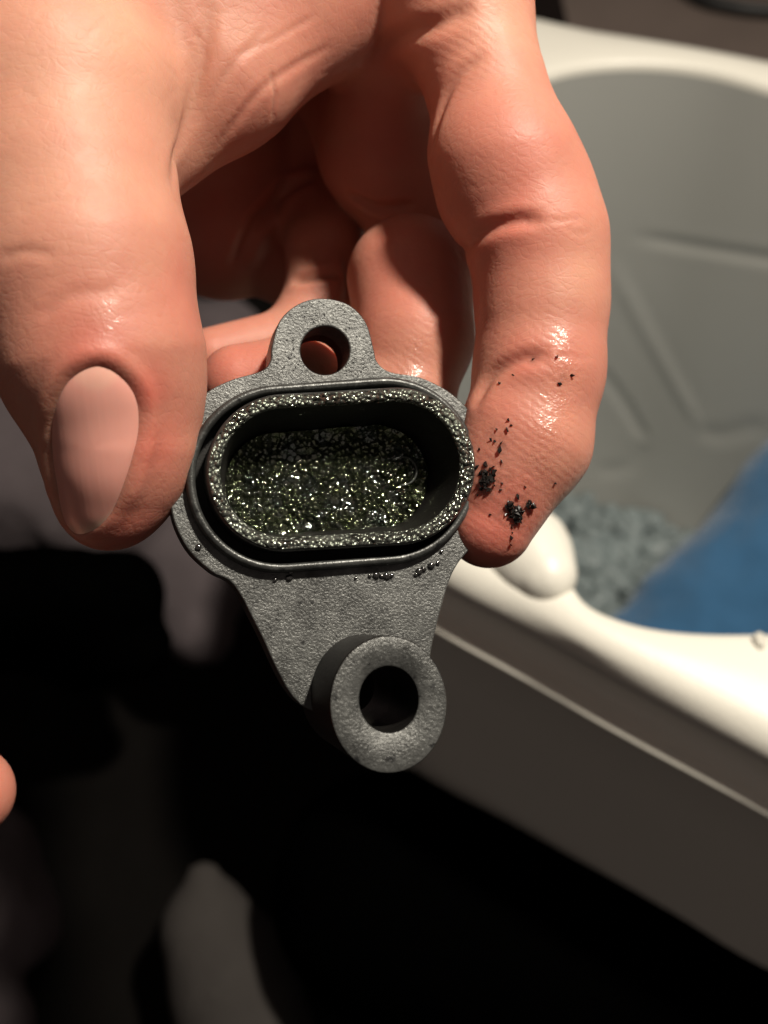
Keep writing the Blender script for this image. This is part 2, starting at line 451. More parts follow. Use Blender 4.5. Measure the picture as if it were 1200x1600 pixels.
    for b_ in [(230, 610, 40, 1), (240, 700, 60, .8), (200, 830, 70, .7), (150, 550, 60, .6), (770, 840, 90, .9), (700, 60, 60, .5), (790, 640, 90, .35), (640, 420, 120, .5), (560, 60, 120, .35), (380, 570, 80, .6), (620, 230, 120, .4), (100, 500, 120, .3), (800, 345, 60, .5), (820, 560, 60, .5)]: blob(red, *b_)
    for b_ in [(240, 690, 22, .55), (248, 740, 16, .5), (885, 535, 22, .8), (888, 580, 30, 1), (880, 630, 32, 1), (862, 680, 34, 1), (845, 720, 34, 1), (825, 750, 30, .8), (650, 545, 32, .8), (640, 590, 30, .8), (820, 800, 40, .35), (770, 700, 40, .3), (160, 500, 20, .35), (650, 75, 40, .3)]: blob(wet, *b_)
    for b_ in [(60, 100, 200, .8), (200, 60, 160, .8), (790, 30, 120, .7), (900, 420, 70, .5), (650, 80, 60, .5)]: blob(pale, *b_)
    for b_ in [(850, 560, 90, .8), (850, 680, 100, 1), (780, 780, 90, .8), (740, 60, 90, .9), (650, 90, 80, .9), (650, 560, 90, .6), (820, 250, 90, .35)]: blob(ridge, *b_)
    for b_ in [(762, 752, 34, .9), (805, 803, 32, .85), (800, 845, 12, .5), (785, 692, 16, .5), (770, 675, 12, .4), (752, 780, 16, .5), (834, 561, 7, .5), (880, 590, 8, .4), (822, 790, 14, .5), (770, 720, 14, .35)]: blob(grime, *b_)
    bvh2 = bvh_of(V, F)
    Vw = to_world(V)
    org = tuple(Vw.mean(0))
    hand = mesh_obj('hand', Vw, F, M_skin, origin=org)
    for nm, arr in (('red', red), ('wet', wet), ('pale', pale), ('ridge', ridge), ('grime', grime)):
        a = hand.data.attributes.new(nm, 'FLOAT', 'POINT'); a.data.foreach_set('value', arr.astype(np.float32))
    # --- the nail plate
    cx_, cy_ = 148, 700
    rows = 18; nv = []; tip = []
    # fit: smoothed thumb surface sampled along rays, lifted at the middle and tucked in at the rim
    for r in range(rows+1):
        s = r/rows
        for p in NAIL:
            x = cx_+(p[0]-cx_)*s*1.02; y = cy_+(p[1]-cy_)*s*1.02
            h = shoot(bvh, x, y)
            if h is None: h = (nv[-1], np.array((0, 0, 1.)))
            lift = -.00002+.00050*(1-s*s)-.00040*max(0, (s-.80)/.2)**2*(1-.8*max(0, min(1, (y-760)/50)))
            nv.append(h[0]+h[1]*lift)
            tip.append((.75*max(0, (s-.90)/.1) if (y > 650 and x > cx_+(y-700)*-.2) else 0)+max(0, min(1, (y-806+.15*(x-150))/14))*.6+.3*max(0, min(1, (1.0-math.hypot((x-150)/46, (y-570)/44))*4)))
    nn = len(NAIL); nf = []
    for r in range(rows):
        for i in range(nn):
            j = (i+1) % nn
            nf.append((r*nn+i, (r+1)*nn+i, (r+1)*nn+j, r*nn+j))
    nail = mesh_obj('thumbnail', to_world(np.array(nv)), nf, M_nail, origin=org)
    nail.location = (0, 0, 0); nail.parent = hand
    a = nail.data.attributes.new('tip', 'FLOAT', 'POINT'); a.data.foreach_set('value', np.array(tip, np.float32))
    bm = bmesh.new(); bm.from_mesh(nail.data); bmesh.ops.remove_doubles(bm, verts=bm.verts, dist=1e-6)
    bm.normal_update()
    if sum((CI.to_3x3() @ f_.normal).z*f_.calc_area() for f_ in bm.faces) < 0: bmesh.ops.reverse_faces(bm, faces=bm.faces)
    for _ in range(6): bmesh.ops.smooth_vert(bm, verts=[v for v in bm.verts if not v.is_boundary], factor=.5, use_axis_x=True, use_axis_y=True, use_axis_z=True)
    bm.to_mesh(nail.data); bm.free()
    tag(hand, 'bare hand pinching the grey plastic housing between its thumb and index finger', 'hand')
    return hand, bvh2
hand, hand_bvh = build_hand()

# ================================================================= THE HOUSING
n3 = Vector((.22, .08, .97)).normalized()
x3 = (Vector((1, 0, 0))-n3*n3.x).normalized(); y3 = n3.cross(x3)
O3 = Vector(cam_pt(532, 741, .150))
PM = CM @ (Matrix.Translation(O3) @ Matrix((x3, y3, n3)).transposed().to_4x4())
def lc(px, py, z):                                # picture position on the housing's own plane at local height z (mm) -> local metres
    z /= 1000
    v = Vector(cam_pt(px, py, 1)); t = (O3+n3*z).dot(n3)/v.dot(n3)
    q = v*t-O3
    return np.array([q.dot(x3), q.dot(y3), z])
housing = empty('sensor_housing'); housing.matrix_world = PM
tag(housing, 'dark grey plastic housing with an oval oily socket, held between thumb and finger', 'sensor housing')
def part(name, V, F, mat, smooth=True, parent=None):
    o = mesh_obj(name, V, F, mat, smooth=smooth); o.parent = parent or housing
    return o
def obround(c1, c2, r, z, n=64, ry=None):
    """stadium ring in picture px at local height z; returns local coordinates"""
    c1 = np.array(c1, float); c2 = np.array(c2, float); ax = c2-c1
    base = math.atan2(ax[1], ax[0]) if np.linalg.norm(ax) > 1e-6 else 0
    out = []
    h = n//2-8
    for i in range(h): a = base-math.pi/2+math.pi*i/(h-1); out.append(c2+r*np.array([math.cos(a), math.sin(a)]))
    e0 = out[-1]; s1 = c1+r*np.array([math.cos(base+math.pi/2), math.sin(base+math.pi/2)])
    for i in range(1, 9): out.append(e0+(s1-e0)*i/9)
    for i in range(h): a = base+math.pi/2+math.pi*i/(h-1); out.append(c1+r*np.array([math.cos(a), math.sin(a)]))
    e0 = out[-1]; s1 = out[0]
    for i in range(1, 9): out.append(e0+(s1-e0)*i/9)
    return np.array([lc(p[0], p[1], z) for p in out])
def inset_ring(R, d, z):
    """offset a ring (local) outwards by d mm and move to height z mm"""
    nx = np.roll(R, -1, 0)-np.roll(R, 1, 0); nrm = np.stack([nx[:, 1], -nx[:, 0]], 1)
    nrm /= np.linalg.norm(nrm, axis=1, keepdims=True)
    c = R[:, :2].mean(0)
    if ((R[:, :2]-c)*nrm).sum() < 0: nrm = -nrm
    Q = R.copy(); Q[:, :2] += nrm*d/1000; Q[:, 2] = z/1000
    return Q
def curve_prism(name, outline, holes, z0, z1, bev, mat):
    cu = bpy.data.curves.new(name, 'CURVE'); cu.dimensions = '2D'; cu.fill_mode = 'BOTH'
    for pts in [outline]+holes:
        s = cu.splines.new('POLY'); s.points.add(len(pts)-1); s.use_cyclic_u = True
        for i, p in enumerate(pts): s.points[i].co = (p[0], p[1], 0, 1)
    th = (z1-z0)/1000
    cu.extrude = th/2-bev/1000; cu.bevel_depth = bev/1000; cu.bevel_resolution = 3; cu.offset = -bev/1000
    o = bpy.data.objects.new(name, cu); C.objects.link(o)
    me = bpy.data.meshes.new_from_object(o.evaluated_get(bpy.context.evaluated_depsgraph_get()))
    C.objects.unlink(o); bpy.data.objects.remove(o)
    me.name = name; me.materials.clear(); me.materials.append(mat)
    me.transform(Matrix.Translation((0, 0, (z0+z1)/2000)))
    for p in me.polygons: p.use_smooth = False
    q = bpy.data.objects.new(name, me); C.objects.link(q); q.parent = housing
    return q
outl = catmull([(458, 1090), (404, 985), (366, 915), (330, 893), (292, 856), (268, 800), (272, 745), (284, 690), (300, 645), (322, 614), (360, 594), (398, 583), (415, 575), (423, 562), (425, 540), (438, 500), (468, 474), (505, 466), (545, 476), (572, 504), (584, 545), (590, 566), (610, 581), (658, 590), (706, 615), (740, 651), (759, 702), (762, 760), (755, 813), (738, 852), (716, 880), (702, 908), (688, 955), (675, 1010), (660, 1080), (600, 1130), (520, 1120)], 5)
outl = [lc(p[0], p[1], 0) for p in outl]
lug_c = lc(505, 546, 0); boss_o = np.array([lc(607+92*math.cos(a), 1101+108*math.sin(a), 14.5) for a in np.linspace(0, 2*math.pi, 96, endpoint=False)])
boss_i = np.array([lc(608+47*math.cos(a), 1093+53*math.sin(a), 14.5) for a in np.linspace(0, 2*math.pi, 96, endpoint=False)])
lug_h = np.array([lc(508+38.5*math.cos(a), 547.5+38*math.sin(a), 0) for a in np.linspace(0, 2*math.pi, 64, endpoint=False)])
bead_in = obround((437, 748), (600, 736), 132, .6, 96)
col_out = obround((446, 738), (620, 728), 125, 3.4, 96)
groove = inset_ring(bead_in, 0, 0)
plate = curve_prism('mounting_flange', outl, [list(lug_h), list(inset_ring(boss_i, 1.0, 0)), list(groove)], -5.5, 0, .22, M_plast)
# groove floor
V, F = loft([inset_ring(groove, .3, -2.6), inset_ring(col_out, -1.5, -2.6)]); part('groove_floor', V, F, M_side)
# raised bead round the collar
B = bead_in; prof = [(0, -2.6), (0, 1.0), (.12, 1.4), (.45, 1.65), (.9, 1.55), (1.12, 1.2), (1.2, .7), (1.25, .15), (1.28, -.3)]
V, F = loft([inset_ring(B, a, z) for a, z in prof]); part('raised_bead', V, F, M_ring)
# collar outer wall and rim, socket wall
rim_in = obround((446, 738), (619, 728), 101, 3.5, 96)
V, F = loft([inset_ring(col_out, -.1, -5.4), inset_ring(col_out, -.1, 2.6), inset_ring(col_out, -.18, 3.2), inset_ring(col_out, -.42, 3.5)]); part('collar_wall', V, F, M_ring)
V, F = loft([inset_ring(col_out, -.42, 3.5), inset_ring(col_out, -.9, 3.6), inset_ring(rim_in, .5, 3.58), inset_ring(rim_in, .2, 3.4), inset_ring(rim_in, 0, 3.0)]); part('collar_rim', V, F, M_rim)
fl = obround((432, 760), (583, 748), 70, -5.4, 96)
def blend(A, B_, t, z):
    Q = A*(1-t)+B_*t; Q[:, 2] = z/1000; return Q
V, F = loft([inset_ring(rim_in, 0, 3.0), blend(rim_in, fl, .15, 1.2), blend(rim_in, fl, .32, -1.6), blend(rim_in, fl, .5, -3.8), blend(rim_in, fl, .72, -5.0), blend(rim_in, fl, .95, -5.35), blend(rim_in, fl, 1.15, -7.5)], cap1=True)
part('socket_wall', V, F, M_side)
# oil lying on the socket floor: lumpy wet surface
from mathutils import noise as mn
def oil_pool():
    c = fl[:, :2].mean(0); rows = 46; R = np.array([inset_ring(fl, 1.0, -4.8)])[0]; n = len(R); V = []; F = []
    # densify ring
    ang = []
    R2 = []
    for i in range(n):
        a, b_ = R[i], R[(i+1) % n]
        for k in range(3): R2.append(a+(b_-a)*k/3)
    R = np.array(R2); n = len(R)
    pit = lc(632, 738, -4.8)[:2]
    for r in range(rows+1):
        s = r/rows
        for p in R:
            q = c+(p[:2]-c)*s
            z = -4.95+.9*max(0, (s-.78)/.22)**2
            z += .04*mn.noise(Vector((q[0]*1500, q[1]*1500, 1)))+.45*mn.noise(Vector((q[0]*420, q[1]*420, 5)))
            dp = math.hypot(q[0]-pit[0], q[1]-pit[1])*1000
            z += .7*math.exp(-(dp/2.4)**2)-1.2*math.exp(-(dp/1.0)**4)
            V.append((q[0], q[1], z/1000))
    for r in range(rows):
        for i in range(n):
            j = (i+1) % n; F.append((r*n+i, (r+1)*n+i, (r+1)*n+j, r*n+j))
    o = part('oil_pool', V, F, M_oil)
    return o
oil_pool()
def ring_arc(name, cx_, cy_, r, a0, a1, z, rad, mat):
    P = [lc(cx_+r*math.cos(a), cy_+r*math.sin(a), z) for a in np.linspace(a0, a1, 22)]; rings = []
    for i, p in enumerate(P):
        t = P[min(i+1, 21)]-P[max(i-1, 0)]; t = t/np.linalg.norm(t); u = np.cross(t, (0, 0, 1)); u /= np.linalg.norm(u); v = np.cross(u, t)
        rings.append(np.array([p+rad/1000*(math.cos(b_)*u+math.sin(b_)*v) for b_ in np.linspace(0, 2*math.pi, 8, endpoint=False)]))
    V, F = loft(rings, True, True); return part(name, V, F, mat)
ring_arc('socket_ring', 629, 736, 22, -2.2, 1.7, -4.0, .13, M_ring)
# boss
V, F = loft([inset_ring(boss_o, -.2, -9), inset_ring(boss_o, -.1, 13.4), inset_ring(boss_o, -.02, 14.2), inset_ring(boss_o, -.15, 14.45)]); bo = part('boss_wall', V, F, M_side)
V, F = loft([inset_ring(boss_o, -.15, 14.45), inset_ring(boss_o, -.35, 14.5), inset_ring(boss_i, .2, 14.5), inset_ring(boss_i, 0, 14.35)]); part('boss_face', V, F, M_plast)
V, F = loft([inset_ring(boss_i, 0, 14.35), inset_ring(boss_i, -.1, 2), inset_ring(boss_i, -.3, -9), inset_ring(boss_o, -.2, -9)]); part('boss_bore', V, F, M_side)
# fillet where the boss leaves the flange
V, F = loft([inset_ring(boss_o, -.1, .9), inset_ring(boss_o, .15, .35), inset_ring(boss_o, .6, .06), inset_ring(boss_o, .9, -.2)])
# lug sleeve behind the flange
def circ(px, py, r, z): return np.array([lc(px+r*math.cos(a), py+r*math.sin(a), 0)*np.array([1, 1, 0])+np.array([0, 0, z/1000]) for a in np.linspace(0, 2*math.pi, 64, endpoint=False)])
V, F = loft([circ(505, 546, 78, -5.3), circ(505, 546, 76, -9.5), circ(508, 547.5, 40, -9.5), circ(508, 547.5, 39.2, -.25)]); part('lug_sleeve', V, F, M_side)
# back body behind the flange
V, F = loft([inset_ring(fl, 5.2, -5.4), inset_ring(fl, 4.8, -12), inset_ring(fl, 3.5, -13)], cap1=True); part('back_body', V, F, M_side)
# droplets and grit clinging to the housing
def drop_mesh(name, mat, seed, flat=.6):
    bm = bmesh.new(); bmesh.ops.create_icosphere(bm, subdivisions=2, radius=1)
    for v in bm.verts:
        k = 1+.28*mn.noise(v.co*1.7+Vector((seed, 0, 0))); v.co *= k; v.co.z *= flat
    me = bpy.data.meshes.new(name); bm.to_mesh(me); bm.free(); me.materials.append(mat)
    me.polygons.foreach_set('use_smooth', [True]*len(me.polygons)); return me
M_gloss = simple('wet_black', (.012, .012, .011), .12, Specular_IOR_Level=1.0, IOR=1.8)
dms = [drop_mesh('droplet', M_gloss, s) for s in range(4)]
k = 0
for px, py, r in [(452, 903, 5), (455, 893, 3.5), (588, 899, 5), (597, 900, 4), (604, 900, 5), (612, 899, 3.5), (578, 900, 3), (655, 893, 5), (662, 889, 4), (674, 884, 6), (684, 880, 3), (650, 898, 3), (430, 906, 3), (556, 903, 2.5), (310, 855, 4), (690, 862, 3)]:
    o = bpy.data.objects.new('droplet', dms[k % 4]); C.objects.link(o); o.parent = housing
    o.location = lc(px, py, .15); s = r/12000*1.1; o.scale = (s*rng.uniform(.8, 1.3), s*rng.uniform(.8, 1.2), s); o.rotation_euler = (0, 0, rng.uniform(0, 6)); k += 1
# grime specks on the top lug
M_dirt = simple('dirt', (.006, .006, .006), .6)
V = []; F = []
for i in range(70):
    a = rng.uniform(0, 6.28); rr = rng.uniform(45, 76) if rng.random() < .7 else rng.uniform(42, 60)
    x, y = 505+rr*math.cos(a), 546+rr*math.sin(a)
    if y > 590: continue
    c = lc(x, y, .05); s = rng.uniform(.05, .16)/1000; b0 = len(V); m_ = 5
    for q in range(m_): V.append(c+np.array([s*rng.uniform(.6, 1.3)*math.cos(q*1.257), s*rng.uniform(.6, 1.3)*math.sin(q*1.257), 0]))
    V.append(c+np.array([0, 0, .00006]))
    for q in range(m_): F.append((b0+q, b0+(q+1) % m_, b0+m_))
o = part('grime_speck', V, F, M_dirt); o['kind'] = 'stuff'

# ================================================================= black grit on the index fingertip
M_chip = simple('grit', (.012, .010, .009), .18, Specular_IOR_Level=.9)
def chip_mesh(seed):
    r = random.Random(seed); bm = bmesh.new()
    for _ in range(9): bmesh.ops.create_vert(bm, co=[r.uniform(-1, 1) for _ in range(3)])
    bmesh.ops.convex_hull(bm, input=bm.verts)
    for v in [v for v in bm.verts if not v.link_faces]: bm.verts.remove(v)
    me = bpy.data.meshes.new('grit_chip'); bm.to_mesh(me); bm.free(); me.materials.append(M_chip); return me
chips = [chip_mesh(s) for s in range(6)]
def hit_world(px, py):
    h = shoot(hand_bvh, px, py)
    if h is None: return None
    return CM @ Vector(h[0]), (CM.to_3x3() @ Vector(h[1]))
spots = [(834, 561, 4), (869, 558, 5), (893, 586, 4.5), (875, 600, 5), (802, 586, 2.5), (781, 599, 2.5), (795, 655, 4), (777, 671, 3.5), (792, 671, 4), (798, 665, 3), (767, 688, 4), (773, 690, 3), (784, 691, 5.5), (782, 703, 6.5), (750, 702, 3), (784, 722, 3.5), (771, 730, 4), (867, 755, 3.5), (820, 760, 3), (808, 776, 4), (766, 804, 3), (798, 839, 4), (797, 850, 4), (738, 700, 3), (800, 832, 2.5)]
fleck_labels = ['left of two grit flecks lying in the fingertip crease', 'right of two grit flecks lying in the fingertip crease', 'grit fleck nearest the outer side of the finger, under the crease', 'grit fleck on the oily highlight just under the crease', 'small fleck where the crease starts to bend down', 'lowest tiny fleck at the inner end of the crease', 'top fleck of the scatter beside the housing', 'left outlier at the top of the scatter beside the housing', "fleck right of centre near the scatter's top", "thin fleck just under the scatter's top one", 'left fleck of the middle row beside the housing', 'second fleck of the middle row beside the housing', 'large fleck at the right of the middle row', 'largest chip of the scatter beside the housing', "tiny fleck close against the housing's right edge", 'fleck alone just below the largest chip', 'fleck above the clump that touches the housing', "lone fleck far right on the finger's lower side", "faint fleck between the two grit clumps and the finger's edge", 'small fleck above the lower clump', 'tiny fleck to the left of the lower clump', 'upper of two flecks trailing below the lower clump', 'lower of two flecks trailing below the lower clump', 'fleck at the upper right rim of the housing', 'fleck joined to the underside of the lower clump']
grp = 'loose grit flecks stuck to the index finger'
for i, (px, py, r) in enumerate(spots):
    h = hit_world(px, py)
    if not h: continue
    o = bpy.data.objects.new('grit_fleck', chips[i % 6]); C.objects.link(o)
    s = r/12000*1.0; o.location = h[0]+h[1]*s*.35; o.scale = (s*rng.uniform(.8, 1.4), s*rng.uniform(.6, 1.1), s*.6); o.rotation_euler = [rng.uniform(0, 6) for _ in range(3)]
    tag(o, 'black '+fleck_labels[i], 'grit', grp)
def clump(cx_, cy_, R, n, label):
    V = []; F = []
    h0 = hit_world(cx_, cy_); org = h0[0]
    for i in range(n):
        a = rng.uniform(0, 6.28); rr = R*abs(rng.normal(0, .5)); h = hit_world(cx_+rr*math.cos(a), cy_+rr*math.sin(a)*1.2)
        if not h: continue
        me = chips[int(rng.integers(6))]; s = rng.uniform(2.2, 5.2)/12000
        rot = Matrix.Rotation(rng.uniform(0, 6), 3, 'X') @ Matrix.Rotation(rng.uniform(0, 6), 3, 'Z')
        b0 = len(V); c = h[0]+h[1]*(s*.4+max(0, 1-rr/R)*rng.uniform(0, 7)/12000)
        for v in me.vertices: V.append(c+rot @ (v.co*s))
        for p in me.polygons: F.append([b0+q for q in p.vertices])
    o = mesh_obj('grit_clump', V, F, M_chip, smooth=False, origin=tuple(org))
    tag(o, label, 'grit')
clump(762, 752, 17, 60, 'black crumbly grit clump pressed between the housing edge and the fingertip')
clump(805, 803, 16, 60, 'shiny black grit clump low on the index fingertip, clear of the housing')
clump(796, 788, 9, 12, 'small pair of black grit grains just above the lower clump on the fingertip')
clump(829, 788, 6, 9, 'single glinting black grain at the right of the lower fingertip clump')

# ================================================================= WHITE TUB
RZ = CAMZ-.22
def zpt(p, z): q = on_z(p[0], p[1], z); return np.array([q.x, q.y])
inner_px = [(820, 130), (900, 102), (1000, 95), (1100, 105), (1200, 132), (1450, 210), (1690, 340), (1800, 600), (1720, 850), (1500, 945), (1350, 976), (1200, 982), (1080, 983), (1000, 974), (940, 954), (902, 934), (893, 900), (872, 838), (835, 795), (740, 765), (650, 710), (605, 620), (595, 500), (625, 350), (710, 210)]
outer_px = [(760, 4), (900, 30), (1200, 84), (1500, 140), (1900, 260), (2080, 620), (2000, 1050), (1750, 1340), (1480, 1300), (1200, 1154), (1000, 1050), (840, 962), (700, 888), (620, 830), (545, 700), (530, 450), (580, 200), (660, 40)]
cen = zpt((1160, 520), RZ)
def polar(pts, n=420):
    P = catmull(pts, 14); Q = np.array([zpt(p, RZ) for p in P])-cen
    a = np.arctan2(Q[:, 1], Q[:, 0]); r = np.linalg.norm(Q, axis=1)
    o = np.argsort(a); a = a[o]; r = r[o]
    t = np.linspace(-math.pi, math.pi, n, endpoint=False)
    rr = np.interp(t, np.r_[a-2*math.pi, a, a+2*math.pi], np.r_[r, r, r])
    for _ in range(3): rr = (np.roll(rr, 1)+np.roll(rr, -1)+2*rr+np.roll(rr, 2)+np.roll(rr, -2))/6
    return t, rr
t_, ri = polar(inner_px); _, ro = polar(outer_px)
def ring(r, z): return np.stack([cen[0]+r*np.cos(t_), cen[1]+r*np.sin(t_), np.full_like(r, z)], 1)
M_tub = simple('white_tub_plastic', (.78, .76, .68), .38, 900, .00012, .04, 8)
M_tubin = simple('shaded_tub_plastic', (.43, .435, .41), .5, 700, .0001, .05, 12)  # inside of the white tub, its shade put into a greyer base
tub = empty('plastic_tub', (cen[0], cen[1], 0))
tag(tub, 'white plastic tub with a hollow tinted grey for shade and smooth rounded rim behind the hand', 'tub')
rm = .5*(ri+ro)
fw = np.minimum(1, (ro-ri)/.030)
lo_r = np.maximum(ro-.035, ri*.97+.006)
prof = [(ro-.016, .002), (ro-.012, .05), (ro-.009, RZ-.11), (ro-.007, RZ-.08), (ro-.0045, RZ-.055), (ro-.0030, RZ-.034), (ro-.0010, RZ-.0262), (ro+.0014, RZ-.0256), (ro+.0029, RZ-.0247), (ro+.0026, RZ-.0232), (ro+.0002, RZ-.0230), (ro-.0030, RZ-.0220), (ro-.0050, RZ-.0195), (ro-.0052, RZ-.0130), (ro-.0040, RZ-.0112), (ro-.0012, RZ-.0104), (ro, RZ-.0090), (ro-.0006, RZ-.0060), (ro-.0025*fw, RZ-.0030), (ro-.0060*fw, RZ-.0010), (ro-.0110*fw, RZ-.0001)]
rings = [ring(r, z) for r, z in prof]
for s in (.25, .5, .75): rings.append(ring((ro-.011*fw)*(1-s)+(ri+.004*fw)*s, RZ+.0006*math.sin(s*3.14)))
for a, z in ((.004, 0), (.0015, -.0007), (.0003, -.002), (0, -.004)): rings.append(ring(ri+a*fw, RZ+z))
V, F = loft(rings)
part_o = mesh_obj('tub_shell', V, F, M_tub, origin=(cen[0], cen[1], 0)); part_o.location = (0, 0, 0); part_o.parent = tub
# lining: fine mesh, moulded ribs pressed into it
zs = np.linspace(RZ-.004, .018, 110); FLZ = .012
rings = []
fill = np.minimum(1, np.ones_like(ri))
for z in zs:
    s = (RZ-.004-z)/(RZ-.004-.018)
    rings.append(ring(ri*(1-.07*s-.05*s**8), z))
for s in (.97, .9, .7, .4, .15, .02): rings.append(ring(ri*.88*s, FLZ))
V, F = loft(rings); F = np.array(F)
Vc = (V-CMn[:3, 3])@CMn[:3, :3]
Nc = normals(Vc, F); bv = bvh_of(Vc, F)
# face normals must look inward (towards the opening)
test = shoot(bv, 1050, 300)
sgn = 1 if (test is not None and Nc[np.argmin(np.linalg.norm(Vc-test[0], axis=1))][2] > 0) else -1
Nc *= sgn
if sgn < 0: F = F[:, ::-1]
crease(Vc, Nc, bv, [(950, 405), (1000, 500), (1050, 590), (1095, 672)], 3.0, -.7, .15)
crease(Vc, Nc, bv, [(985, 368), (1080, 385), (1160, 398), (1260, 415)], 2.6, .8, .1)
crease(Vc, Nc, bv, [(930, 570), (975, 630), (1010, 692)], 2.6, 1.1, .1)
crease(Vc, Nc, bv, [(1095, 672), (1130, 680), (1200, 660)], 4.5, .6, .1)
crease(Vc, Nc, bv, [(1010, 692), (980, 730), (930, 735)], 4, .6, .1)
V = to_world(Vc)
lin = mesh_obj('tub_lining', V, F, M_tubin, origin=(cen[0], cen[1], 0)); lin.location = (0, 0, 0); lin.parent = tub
# small clear bead of water on the rim
M_drop = simple('water_bead', (.7, .68, .6), .05, Coat_Weight=1.0)
q = on_z(1188, 1000, RZ+.001); o = bpy.data.objects.new('rim_drip', drop_mesh('rim_drip', M_drop, 3, .5)); C.objects.link(o); o.scale = (.0016, .0022, .0016); o.location = q
o.parent = tub; o.matrix_parent_inverse = Matrix.Translation(tub.location).inverted()
# gravel in the tub
M_grav = simple('grey_gravel', (.20, .24, .245), .45, 300, .0004, .5, 60)
V = []; F = []
bm = bmesh.new(); bmesh.ops.create_icosphere(bm, subdivisions=2, radius=1)
ico = np.array([v.co[:] for v in bm.verts]); icf = [[v.index for v in f_.verts] for f_ in bm.faces]; bm.free()
cnt = 0
for i in range(4200):
    th = rng.uniform(0, 6.283); rr = math.sqrt(rng.uniform(0, 1))*.85
    j = int((th+math.pi) % (2*math.pi)/(2*math.pi)*420) % 420
    x = cen[0]+ri[j]*rr*math.cos(t_[j]); y = cen[1]+ri[j]*rr*math.sin(t_[j])
    
    s = rng.uniform(.003, .0062); sc3 = np.array([s*rng.uniform(.8, 1.3), s*rng.uniform(.8, 1.3), s*rng.uniform(.6, .9)])
    b0 = len(V); off = rng.uniform(0, 50)
    P = ico*(1+.18*np.sin(ico@np.array([3.1, 2.3, 1.7])+off)[:, None])*sc3+np.array([x, y, FLZ+s*.6+rng.uniform(0, .014)])
    V.extend(P); F.extend([[b0+a for a in f_] for f_ in icf])
gr = mesh_obj('gravel', V, F, M_grav); tag(gr, 'loose grey pebbles covering the bottom of the white tub', 'gravel', kind='stuff')

# ================================================================= BLUE CLOTH in the tub
def lumpy(name, chains, h, mat, amp, freq, k=.006, seed=0, aniso=(1, 1, 1)):
    pts = [p for ch in chains for p in ch]
    P = np.array([cam_pt(p[0], p[1], p[2]/1000) for p in pts]); R = np.array([p[3]/FPX*p[2]/1000 for p in pts])
    lo = (P-R[:, None]).min(0)-.008; hi = (P+R[:, None]).max(0)+.008
    f = Field(lo, hi, h); g = None
    for ch in chains:
        d = f.chain(ch, k); g = d if g is None else smin(g, d, k)
    V, F = surface_nets(g, f.lo, f.h); V = V.astype(float); Nn = normals(V, F)
    dsp = np.array([mn.fractal(Vector((v[0]*aniso[0], v[1]*aniso[1], v[2]*aniso[2]))*freq+Vector((seed, seed, 0)), .8, 2.0, 4) for v in V])
    V += Nn*(dsp*amp)[:, None]
    Vw = to_world(V); org = Vw.mean(0); org[2] = Vw[:, 2].min()
    return mesh_obj(name, Vw, F, mat, origin=tuple(org))
def cloth_mat(name, base, rough=.9, weave=2500):
    m, nt, b = new_mat(name); co = coords(nt)
    n = noise(nt, co, 30, 5, .6)
    L(nt, mix(nt, n.outputs[0], tuple(x*.75 for x in base), tuple(x*1.3 for x in base)), b.inputs['Base Color'])
    b.inputs['Roughness'].default_value = rough; b.inputs['Sheen Weight'].default_value = .3 if base[2] > .1 else 0; b.inputs['Specular IOR Level'].default_value = .15 if base[0] > .01 else 0
    L(nt, bump(nt, noise(nt, co, weave, 3, .7).outputs[0], .0003, .7, bump(nt, n.outputs[0], .003, .5)).outputs[0], b.inputs['Normal'])
    return m
M_blue = cloth_mat('blue_cloth', (.04, .125, .25))
o = lumpy('blue_cloth', [[(1010, 1040, 490, 92), (1120, 990, 500, 130), (1320, 830, 515, 185), (1420, 760, 515, 160)]], .003, M_blue, .003, 22, seed=3)
tag(o, 'thick roll of blue cloth lying over the gravel inside the white tub', 'cloth')

# ================================================================= THE REST OF THE SHADOWS
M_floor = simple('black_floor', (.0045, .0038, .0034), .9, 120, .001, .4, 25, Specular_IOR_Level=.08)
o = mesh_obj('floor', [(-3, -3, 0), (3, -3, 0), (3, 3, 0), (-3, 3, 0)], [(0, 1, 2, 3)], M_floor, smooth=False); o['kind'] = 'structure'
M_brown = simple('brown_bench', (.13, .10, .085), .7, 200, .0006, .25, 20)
q0 = on_z(780, -60, .09)
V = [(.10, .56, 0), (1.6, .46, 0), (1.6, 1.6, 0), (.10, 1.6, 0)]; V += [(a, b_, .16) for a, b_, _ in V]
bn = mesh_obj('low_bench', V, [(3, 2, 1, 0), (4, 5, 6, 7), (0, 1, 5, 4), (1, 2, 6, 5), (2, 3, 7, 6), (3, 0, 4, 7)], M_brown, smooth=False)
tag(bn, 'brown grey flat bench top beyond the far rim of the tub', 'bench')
def tube(name, pts, r, mat, n=10):
    P = [np.array(p) for p in pts]; rings = []
    for i, p in enumerate(P):
        t = P[min(i+1, len(P)-1)]-P[max(i-1, 0)]; t /= np.linalg.norm(t)
        u = np.cross(t, (0, 0, 1)); u /= np.linalg.norm(u); v = np.cross(u, t)
        rings.append(np.array([p+r*(math.cos(a)*u+math.sin(a)*v) for a in np.linspace(0, 2*math.pi, n, endpoint=False)]))
    V, F = loft(rings, True, True); return mesh_obj(name, V, F, mat)
M_cable = simple('black_rubber', (.01, .01, .01), .5)
pts = [on_z(x, y, .164) for x, y in catmull([(1040, -40), (1090, -4), (1140, 10), (1200, 17), (1300, 20)], 8, False)]
o = tube('cable', [tuple(p) for p in pts], .004, M_cable); tag(o, 'black cable lying on the brown bench top', 'cable')

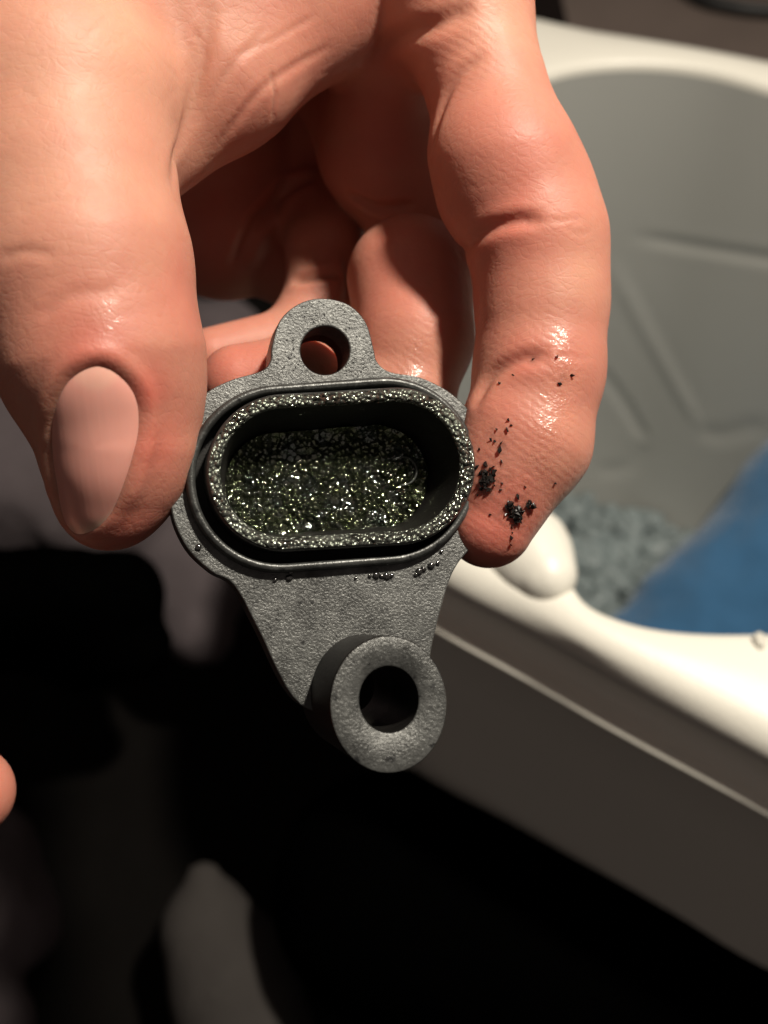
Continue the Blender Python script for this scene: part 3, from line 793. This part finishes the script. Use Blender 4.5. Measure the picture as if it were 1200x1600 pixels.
M_gcloth = cloth_mat('grey_cloth', (.10, .083, .088))
o = lumpy('grey_cloth', [[(-260, 640, 520, 150), (-40, 720, 510, 150), (140, 780, 500, 120)], [(120, 560, 540, 110), (350, 560, 520, 90), (300, 900, 490, 95), (312, 985, 480, 60)]], .004, M_gcloth, .004, 26, seed=9)
tag(o, 'crumpled grey cloth in the gloom behind the thumb', 'cloth')
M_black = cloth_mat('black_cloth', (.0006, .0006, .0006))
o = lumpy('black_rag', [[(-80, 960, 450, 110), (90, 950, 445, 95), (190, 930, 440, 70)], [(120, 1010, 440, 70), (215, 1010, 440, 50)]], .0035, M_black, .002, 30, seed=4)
tag(o, 'crumpled black rag on the dark floor below the thumb', 'rag')
M_shoe = cloth_mat('grey_canvas', (.05, .045, .042))
o = lumpy('shoe_toe', [[(318, 1372, 425, 26), (325, 1450, 422, 72), (366, 1530, 416, 98), (390, 1640, 410, 110)]], .003, M_shoe, .001, 30, seed=5)
tag(o, 'dim grey canvas shoe toe pointing up in the lower left shadows', 'shoe')
o = lumpy('grey_rag', [[(-60, 1350, 430, 120), (-20, 1440, 425, 100)], [(-60, 1620, 400, 110)]], .003, M_gcloth, .003, 30, seed=12)
tag(o, 'dim grey rag at the lower left edge below the second hand', 'rag')
o = lumpy('shade_filler', [[(620, 1400, 390, 195), (1320, 1700, 345, 215)]], .004, M_black, .0012, 14, seed=21)  # added near-black mass, stands in for the shade over the tub's lower wall
tag(o, 'added black bag in the dark below the white tub', 'filler')
M_pale = cloth_mat('pale_cloth', (.20, .20, .18))
o = lumpy('pale_cloth', [[(-40, 1600, 400, 62), (-30, 1720, 390, 90)]], .003, M_pale, .003, 30, seed=15)
tag(o, 'corner of a paler grey cloth at the very bottom left', 'cloth')
lug = lumpy('rim_lug', [[(770, 815, 296, 50), (822, 866, 283, 58), (858, 902, 274, 41)]], .0012, M_tub, .0004, 40, k=.01, seed=2)
loc = lug.location.copy(); lug.parent = tub; lug.location = loc-tub.location
# second hand: fingertip entering at the left edge
def second_hand():
    f = Field((-.150, -.085, -.205), (-.045, -.022, -.135), .0006)
    g = f.chain([(-330, 1330, 170, 95), (-180, 1265, 166, 85), (-50, 1238, 164, 72)], .002)
    g2 = f.chain([(-330, 1480, 175, 95), (-210, 1440, 172, 80), (-120, 1400, 170, 68)], .002)
    p = f.chain([(-480, 1420, 175, 190), (-360, 1400, 180, 130)], .004)
    out = smin(smin(p, g, .004), smin(p, g2, .004), .0007)
    V, F = surface_nets(out, f.lo, f.h)
    Vw = to_world(V.astype(float)); o = mesh_obj('hand', Vw, F, M_skin, origin=tuple(Vw.mean(0)))
    for nm in ('red', 'wet', 'pale', 'ridge', 'grime'):
        a = o.data.attributes.new(nm, 'FLOAT', 'POINT'); a.data.foreach_set('value', np.full(len(Vw), .3 if nm == 'red' else 0, np.float32))
    tag(o, 'fingertip of the other hand just entering at the left edge of the frame', 'hand')
second_hand()
